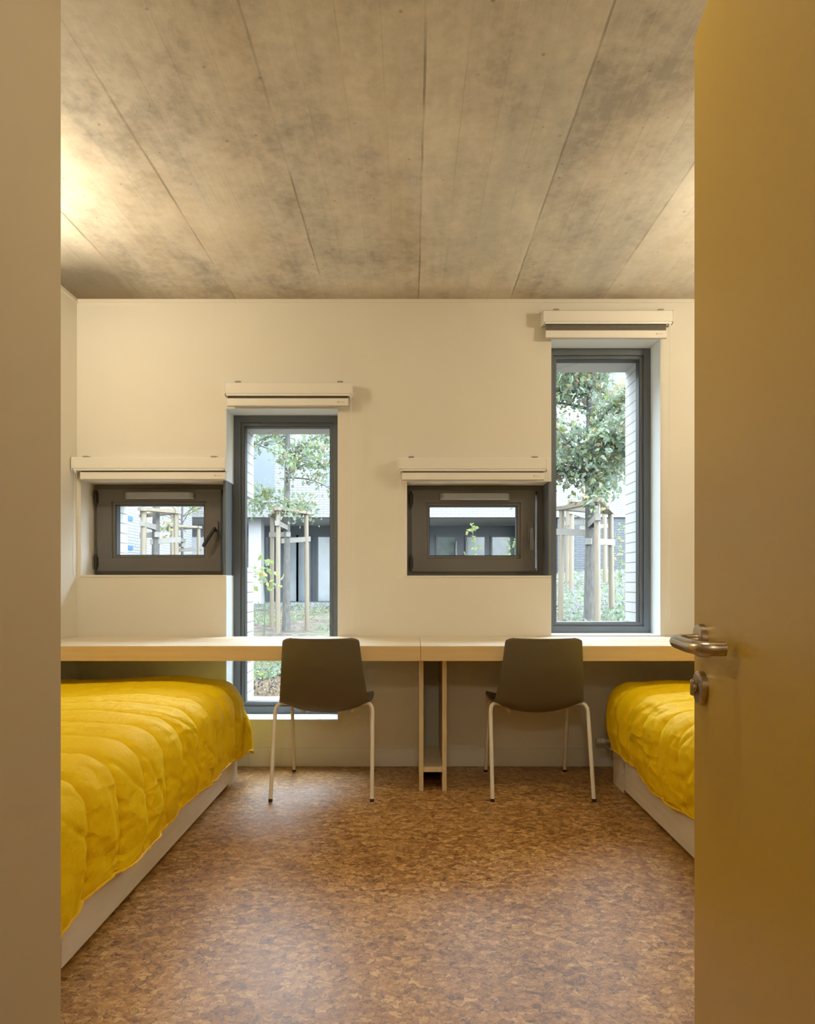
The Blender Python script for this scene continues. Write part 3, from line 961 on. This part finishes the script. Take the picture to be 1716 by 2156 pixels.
a0 = P3(Cc, 0.022, 0, zl)
for dz0, dz1, w in ((-0.014, 0.014, 0.0045),):
    vs = []
    for n_ in (0.013, 0.021):
        for d_ in (-w, w):
            for z_ in (dz0, dz1):
                vs.append(bm.verts.new(P3(Cc, n_, d_, zl+z_)))
    for f in ((0,1,3,2),(4,6,7,5),(0,4,5,1),(2,3,7,6),(0,2,6,4),(1,5,7,3)):
        bm.faces.new([vs[i] for i in f])
obj('thumb_turn', bm, M['steel'], lk, bevel=0.003)
# door lining
bm = B()
box(bm, -0.50, -0.47, YF-0.12, YF+0.0, 0, 2.06); box(bm, 0.372, 0.40, YF-0.12, YF-0.03, 0, 2.06); box(bm, -0.47, 0.372, YF-0.12, YF, 2.03, 2.06)
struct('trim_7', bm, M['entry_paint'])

# ------------------------------------------------------------------ outside
def gz(x, y):
    """garden ground height"""
    s = (y-4.25)/(19.5-4.25)
    z = 0.20 + 0.22*min(1, max(0, s))
    k = 1/(1+math.exp(-(x-1.9-(y-9)*0.06)*1.7))
    rise = max(0, min(1, (y-5.0)/9.0))
    z += k*(0.12+0.72*rise)
    z += 0.03*noise.noise(Vector((x*1.3, y*1.3, 0)))
    return z
bm = B()
nx, ny = 70, 60
vg = [[bm.verts.new((-14+30*i/nx, 4.25+16.2*j/ny, gz(-14+30*i/nx, 4.25+16.2*j/ny))) for i in range(nx+1)] for j in range(ny+1)]
for j in range(ny):
    for i in range(nx):
        bm.faces.new((vg[j][i], vg[j][i+1], vg[j+1][i+1], vg[j+1][i]))
struct('garden_ground', bm, M['mulch'], smooth=True, label='mulched sloping garden bed outside the windows')

# --- building across the courtyard
YBu, YRe, ZS = 18.0, 20.5, 2.836
b = thing('building', 'white brick building across the courtyard with a glazed ground floor', 'building', (0, 18, 0.4))
def wx(px, Y): return (px-VPX)*Y/F
def wz(py, Y): return EYE-(py-VPY)*Y/F
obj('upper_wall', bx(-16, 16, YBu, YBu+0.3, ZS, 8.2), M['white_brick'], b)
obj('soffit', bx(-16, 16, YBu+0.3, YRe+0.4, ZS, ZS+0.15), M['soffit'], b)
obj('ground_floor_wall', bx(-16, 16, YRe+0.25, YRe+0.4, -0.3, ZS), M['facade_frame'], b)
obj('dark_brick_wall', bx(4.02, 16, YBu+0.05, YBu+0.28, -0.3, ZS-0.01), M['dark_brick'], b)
for (pa, pb, mat) in ((556, 562, 'pane_blue'), (582, 598, 'pane_blue'), (600, 622, 'pane_pale'), (626, 650, 'pane_blue'), (668, 712, 'pane_pale'),
                 (514, 524, 'pane_green'), (922, 960, 'pane_green'), (984, 1022, 'pane_pale'), (1038, 1092, 'pane_green'), (380, 430, 'pane_blue'), (340, 370, 'pane_pale')):
    f = obj('glazing_frame', ring(B(), wx(pa, YRe)-0.06, wx(pb, YRe)+0.06, 0.40, ZS-0.30, 0.06, YRe+0.16, YRe+0.25), M['facade_frame'], b)
    obj('pane', bx(wx(pa, YRe), wx(pb, YRe), YRe+0.20, YRe+0.24, 0.46, ZS-0.36), M[mat], f)
for pa in (961, 983):
    bm = B()
    tube(bm, [(wx(pa, YRe), YRe+0.08, 0.7), (wx(pa, YRe), YRe+0.08, ZS-0.5)], 0.03, 8)
    obj('door_pull', bm, M['column'], b, smooth=True)
for (pa, pb) in ((527, 553), (1120, 1150)):
    obj('column', bx(wx(pa, 18.6), wx(pb, 18.6), 18.4, 18.8, 0.2, ZS), M['column'], b)
for (pa, pb, qa, qb) in ((533, 577, 917, 1044), (1290, 1322, 700, 822), (688, 720, 960, 1024)):
    f = obj('window', bx(wx(pa, YBu), wx(pb, YBu), YBu-0.02, YBu+0.05, wz(qb, YBu), wz(qa, YBu)), M['shade'], b)
# paving strip at its foot
o = obj('paving_strip', bx(-16, 4.0, 18.1, YRe+0.2, 0.28, 0.44), M['paving']); o['kind'] = 'structure'

# --- left wing
XW = -6.0
b = thing('building', 'white brick wing with small blue square windows seen through the small left window', 'building', (XW-1, 14, 0.3))
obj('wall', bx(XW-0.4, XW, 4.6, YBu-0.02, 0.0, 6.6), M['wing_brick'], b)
for (px, py, s) in ((274.5, 1092, 0.11), (274.5, 1153, 0.11), (300, 1069, 0.13), (300, 1012, 0.11)):
    Y = XW*F/(px-VPX)
    z = wz(py, Y)
    obj('window', bx(XW-0.05, XW+0.01, Y-0.12, Y+0.10, z-s*0.42, z+s*0.42), M['blue_win'], b)

# --- staked trees
def leaf(bm, c, n, d, L, mi):
    n = n.normalized(); d = (d-n*d.dot(n)).normalized(); s = n.cross(d)
    w = L*0.30
    pts = [c, c+d*L*0.22+s*w*0.55, c+d*L*0.40+s*w*0.40, c+d*L*0.58+s*w, c+d*L*0.78+s*w*0.45, c+d*L,
           c+d*L*0.78-s*w*0.45, c+d*L*0.58-s*w, c+d*L*0.40-s*w*0.40, c+d*L*0.22-s*w*0.55]
    v = [bm.verts.new(p + n*(0.10*L*math.sin(k*1.3))) for k, p in enumerate(pts)]
    f = bm.faces.new(v); f.material_index = mi

LEAFM = None
def rdir(rn, up=0.0):
    while True:
        v = Vector((rn.uniform(-1, 1), rn.uniform(-1, 1), rn.uniform(-1, 1)))
        if 0.1 < v.length < 1:
            v.normalize(); v.z += up
            return v.normalized()

def tree(label, x, y, top, tr, c0, c1, cr, nleaf, seed, weights, lsize=0.105, lean=0.0):
    rn = random.Random(seed)
    z0 = gz(x, y)-0.03
    r = thing('tree', label, 'tree', (x, y, z0))
    n = 14
    pts, rad = [], []
    for k in range(n+1):
        t_ = k/n
        pts.append((x+lean*t_*(top-z0)+0.03*noise.noise(Vector((t_*3, seed, 0))), y+0.03*noise.noise(Vector((t_*3, seed, 4))), z0+(top-z0)*t_))
        rad.append(tr*(1.25 if k == 0 else 1-0.55*t_))
    bm = B(); tube(bm, pts, rad, 12)
    tk = obj('trunk', bm, M['bark'], r, smooth=True)
    bb = B(); tips = []
    nb = 34 if nleaf > 600 else 14
    for k in range(nb):
        t_ = rn.random()
        zz = c0 + (c1-c0)*t_*0.92
        f_ = (zz-z0)/(top-z0)
        cx = x+lean*f_*(top-z0)
        an = k*2.4+rn.uniform(-.4, .4)
        ln = cr*rn.uniform(0.55, 1.05)*math.sin(PI*min(0.95, max(0.18, (zz-c0)/(c1-c0)*0.85+0.15)))**0.5
        p0 = Vector((cx, y, zz))
        dr = Vector((math.cos(an), math.sin(an), rn.uniform(0.05, 0.7))).normalized()
        p1 = p0+dr*ln*0.5+Vector((0, 0, rn.uniform(-.05, .08)))
        p2 = p0+dr*ln+Vector((0, 0, rn.uniform(-.25, .12)))
        q = smooth_path([p0, p1, p2], 4)
        rr = tr*0.26
        tube(bb, q, [rr*(1-0.8*i/(len(q)-1)) for i in range(len(q))], 6)
        tips.append(q)
        for s_ in range(2):
            bs = q[rn.randint(2, len(q)-2)]
            d2 = (dr+rdir(rn)*0.8).normalized()
            e = bs+d2*ln*rn.uniform(0.25, 0.5)
            tube(bb, [bs, (bs+e)/2+Vector((0, 0, 0.02)), e], [rr*0.35, rr*0.25, rr*0.1], 5)
            tips.append([bs, (bs+e)/2, e])
    obj('branches', bb, M['bark'], r, smooth=True)
    lb = B()
    mats = [M['leaf1'], M['leaf2'], M['leaf3'], M['leaf4'], M['leaf5']]
    for k in range(nleaf):
        q = rn.choice(tips)
        i = min(len(q)-1, int(len(q)*rn.random()**0.6))
        c = q[i]+rdir(rn)*rn.uniform(0.01, 0.25)
        mi = rn.choices(range(5), weights)[0]
        leaf(lb, c, rdir(rn, 0.35), rdir(rn, -0.3), lsize*rn.uniform(0.65, 1.3), mi)
    obj('foliage', lb, mats, r)
    return r

def stake_frame(label, posts, ztop, trunk, strapz, rp=0.038, cap=True):
    cx = sum(p[0] for p in posts)/len(posts); cy = sum(p[1] for p in posts)/len(posts)
    z0 = min(gz(*p) for p in posts)
    r = thing('tree_stake_frame', label, 'stake frame', (cx, cy, z0), 'timber stakes around the young trees')
    for (px, py) in posts:
        zb = gz(px, py)-0.05
        # stakes lean in slightly to the top
        tx, ty = px+(cx-px)*0.05, py+(cy-py)*0.05
        obj('stake', tube(B(), [(px, py, zb), (tx, ty, ztop)], [rp, rp*0.96], 12), M['stake'], r, smooth=True, angle=50)
    n = len(posts)
    for i in range(n):
        a = Vector((*posts[i], ztop)); c = Vector((*posts[(i+1) % n], ztop))
        a.x += (cx-a.x)*0.05; c.x += (cx-c.x)*0.05
        d = (c-a).normalized(); s = Vector((-d.y, d.x, 0))*0.045
        a -= d*0.06; c += d*0.06
        bm = B()
        vs = [bm.verts.new(p) for p in (a-s, c-s, c+s, a+s)]
        vt = [bm.verts.new(p+Vector((0, 0, 0.045))) for p in (a-s, c-s, c+s, a+s)]
        bm.faces.new(vs[::-1]); bm.faces.new(vt)
        for k in range(4):
            bm.faces.new((vs[k], vs[(k+1) % 4], vt[(k+1) % 4], vt[k]))
        for v in vt + vs: v.co.z += 0.004*i
        obj('rail', bm, M['stake'], r)
    for k, (px, py) in enumerate(posts):
        z = strapz-0.10*k
        t_ = Vector((*trunk, z-0.03)); p = Vector((px, py, z))
        d = (t_-p).normalized(); s = Vector((-d.y, d.x, 0))*0.03
        bm = B()
        mid = (p+t_)/2
        pl = [p+s*1.0-d*0.05, mid+s*1.0, t_+s*1.25+d*0.08, t_-s*1.25+d*0.08, mid-s*1.0, p-s*1.0-d*0.05]
        lo = [bm.verts.new(q-Vector((0, 0, 0.038))) for q in pl]
        up = [bm.verts.new(q+Vector((0, 0, 0.038))) for q in pl]
        for i in range(6):
            bm.faces.new((lo[i], lo[(i+1) % 6], up[(i+1) % 6], up[i]))
        obj('strap', bm, M['strap'], r)
    return r

def pp(px, Y): return ((px-VPX)*Y/F, Y)
# through the tall left window
tx, ty = pp(603, 10.5)
tree('young tree with green leaves seen through the tall left window', tx, ty, 5.2, 0.062, 2.15, 4.6, 1.15, 4600, 11, (6, 4, 0.5, 0.5, 1.0), 0.085, 0.006)
stake_frame('timber stake frame around the tree seen through the tall left window', [pp(585, 10.0), pp(572, 11.0), pp(647, 10.6)], wz(1081, 10.4), (tx, ty), wz(1107, 10.4))
# through the tall right window
tx, ty = pp(1243, 8.0)
tree('leafy young oak with some brown leaves seen through the tall right window', tx, ty, 5.0, 0.078, 2.0, 4.6, 1.15, 10500, 23, (5, 6, 0.8, 1.4, 0.9), 0.085)
stake_frame('nearest timber stake frame around the oak in the tall right window', [pp(1258, 7.4), pp(1180, 8.2), pp(1288, 8.7)], wz(1071, 8.0), (tx, ty), wz(1100, 8.0), 0.036)
tx2, ty2 = pp(1212, 11.5)
stake_frame('timber stake frame standing behind the oak in the tall right window', [pp(1203, 11.5), pp(1194, 12.6), pp(1275, 12.0)], wz(1062, 11.8), pp(1230, 12.0), wz(1082, 11.8), 0.042)
# through the small left window
tx, ty = pp(328, 9.6)
tree('grey tree trunk between stakes seen through the small left window', tx, ty, 4.6, 0.065, 2.6, 4.2, 0.9, 700, 31, (5, 4, 1, 1, 2), 0.10)
stake_frame('timber stake frame seen through the small left window, nearest the pane', [pp(302, 9.3), pp(300, 10.2), pp(373, 9.7)], wz(1081, 9.6), (tx, ty), wz(1107, 9.6))
tx, ty = pp(384, 14.0)
tree('thin bare branched tree with few yellow leaves seen through the small left window', tx, ty, 3.9, 0.035, 1.95, 3.4, 1.1, 160, 41, (1, 1, 5, 1, 2), 0.12)
stake_frame('smaller timber stake frame seen through the small left window, further back', [pp(362, 13.6), pp(368, 14.4), pp(420, 14.0)], wz(1113, 14.0), (tx, ty), wz(1135, 14.0), 0.042)

# leafy saplings
def sapling(label, px, py0, py1, Y, seed, n=26, spread=0.22, lm=(1, 0, 1, 0, 6)):
    rn = random.Random(seed)
    x, _ = pp(px, Y)
    z0 = gz(x, Y)-0.02; z1 = wz(py0, Y); zl = wz(py1, Y)
    r = thing('sapling', label, 'shrub', (x, Y, z0))
    p = smooth_path([(x, Y, z0), (x+0.03, Y, z0+(z1-z0)*0.5), (x-0.01, Y, z1)], 6)
    obj('stem', tube(B(), p, [0.009*(1-0.7*i/(len(p)-1)) for i in range(len(p))], 6), M['leaf1'], r, smooth=True)
    lb = B()
    for k in range(n):
        z = rn.uniform(zl, z1)
        c = Vector((x+rn.uniform(-spread, spread)*(1-0.6*(z-zl)/(z1-zl)), Y+rn.uniform(-spread, spread), z))
        leaf(lb, c, rdir(rn, 0.4), rdir(rn, 0.2), rn.uniform(0.06, 0.11), rn.choices(range(5), lm)[0])
    obj('foliage', lb, [M['leaf1'], M['leaf2'], M['leaf3'], M['leaf4'], M['leaf5']], r)
sapling('lime green sapling beside the brick reveal in the tall left window', 552, 1172, 1245, 7.0, 3, 40)
sapling('tall lime green shoot in front of the glass doors in the small middle window', 996, 1102, 1180, 8.0, 4, 18, 0.16)
sapling('short lime green shoot at the right edge of the small middle window pane', 1084, 1140, 1190, 8.5, 5, 26, 0.14)
sapling('yellow green sapling by the dark brick wall in the tall right window', 1303, 1105, 1200, 12.5, 6, 60, 0.30)

# ground cover
def cover(name, label, cat, n, region, mats, weights, size, seed, hmax=0.12):
    rn = random.Random(seed)
    lb = B()
    for k in range(n):
        px = rn.uniform(region[0], region[1]); Y = region[2]*(region[3]/region[2])**rn.random()
        x, y = pp(px, Y)
        if noise.noise(Vector((x*0.9, y*0.9, seed))) < region[4]: continue
        c = Vector((x, y, gz(x, y)+rn.uniform(0, hmax)))
        leaf(lb, c, rdir(rn, 0.8), rdir(rn, 0.6), size*rn.uniform(0.6, 1.3), rn.choices(range(len(mats)), weights)[0])
    o = obj(name, lb, mats)
    tag(o, label, cat, kind='stuff')
cover('flowering_groundcover', 'pale lilac flowering ground cover on the slope in the tall right window', 'plants', 16000, (1130, 1345, 5.2, 17.5, -0.6),
      [M['leaf1'], M['leaf2'], M['petal']], (4, 3, 3.2), 0.075, 61)
cover('groundcover', 'low green ground cover on the mulch in the tall left window', 'plants', 9000, (500, 720, 4.6, 18, 0.16),
      [M['leaf1'], M['leaf2'], M['leaf5'], M['petal']], (5, 2, 1.5, 0.5), 0.055, 62, 0.06)
cover('fallen_leaves', 'dry brown fallen leaves lying on the mulch in the tall left window', 'leaves', 5000, (505, 720, 4.4, 9, -0.7),
      [M['leaf4'], M['strap']], (4, 1), 0.045, 63, 0.012)
# lilac fringe along the paving
cover('lilac_border', 'lilac flower border along the paving in the tall left window', 'plants', 2500, (515, 712, 15.5, 17.9, -0.1),
      [M['petal'], M['leaf2'], M['leaf1']], (3, 3, 2), 0.07, 64, 0.07)

# ------------------------------------------------------------------ light
w = bpy.data.worlds.new('overcast_sky')
SC.world = w
w.use_nodes = True
nt = w.node_tree
bg = nt.nodes['Background']
bg.inputs['Color'].default_value = (0.76, 0.90, 1.0, 1)
# overcast sky: the zenith about three times as bright as the horizon
tc = nt.nodes.new('ShaderNodeTexCoord')
sz = nt.nodes.new('ShaderNodeSeparateXYZ'); nt.links.new(tc.outputs['Generated'], sz.inputs[0])
mr = nt.nodes.new('ShaderNodeMapRange')
mr.inputs['From Min'].default_value = 0.0; mr.inputs['From Max'].default_value = 1.0
mr.inputs['To Min'].default_value = 10.0; mr.inputs['To Max'].default_value = 34.0
nt.links.new(sz.outputs['Z'], mr.inputs['Value']); nt.links.new(mr.outputs[0], bg.inputs['Strength'])

def lamp(name, loc, power, color, radius):
    l = bpy.data.lights.new(name, 'POINT')
    l.energy = power; l.color = color; l.shadow_soft_size = radius
    o = bpy.data.objects.new(name, l); o.location = loc
    return link(o)
WARM = (1.0, 0.855, 0.60)
lamp('wall_lamp', (XL+0.16, 2.60, 2.42), 26, WARM, 0.05)
lamp('wall_lamp', (XR-0.16, 2.60, 2.42), 26, WARM, 0.05)
lamp('added_hall_fill', (-0.1, -0.75, 2.2), 26, WARM, 0.12)  # unseen fill light added behind the camera to brighten the lower room

for lx in (XL+0.16, XR-0.16):      # the same wall lamps also throw light up at the slab
    sl = bpy.data.lights.new('wall_uplight', 'SPOT')
    sl.energy = 33; sl.color = WARM; sl.spot_size = math.radians(165); sl.spot_blend = 1.0; sl.shadow_soft_size = 0.06
    so_ = link(bpy.data.objects.new('wall_uplight', sl)); so_.location = (lx, 2.60, 1.95); so_.rotation_euler = (PI, 0, 0)
al = bpy.data.lights.new('added_entry_fill', 'AREA')  # unseen fill light added above the entry to lift floor and under-desk wall
al.shape = 'DISK'; al.size = 0.30; al.energy = 9; al.color = (1.0, 0.86, 0.64)
ao = link(bpy.data.objects.new('added_entry_fill', al)); ao.location = (0.05, 1.30, 2.66)
SC.view_settings.view_transform = 'Standard'
SC.view_settings.look = 'None'
SC.view_settings.exposure = -0.24
SC.view_settings.gamma = 1.12
SC.cycles.use_denoising = True
SC.cycles.max_bounces = 6
SC.cycles.diffuse_bounces = 4
SC.cycles.glossy_bounces = 3
SC.cycles.use_adaptive_sampling = True
SC.cycles.adaptive_threshold = 0.1
SC.cycles.adaptive_min_samples = 16
SC.cycles.use_light_tree = False
SC.cycles.sample_clamp_indirect = 6.0
SC.cycles.caustics_reflective = False
SC.cycles.caustics_refractive = False
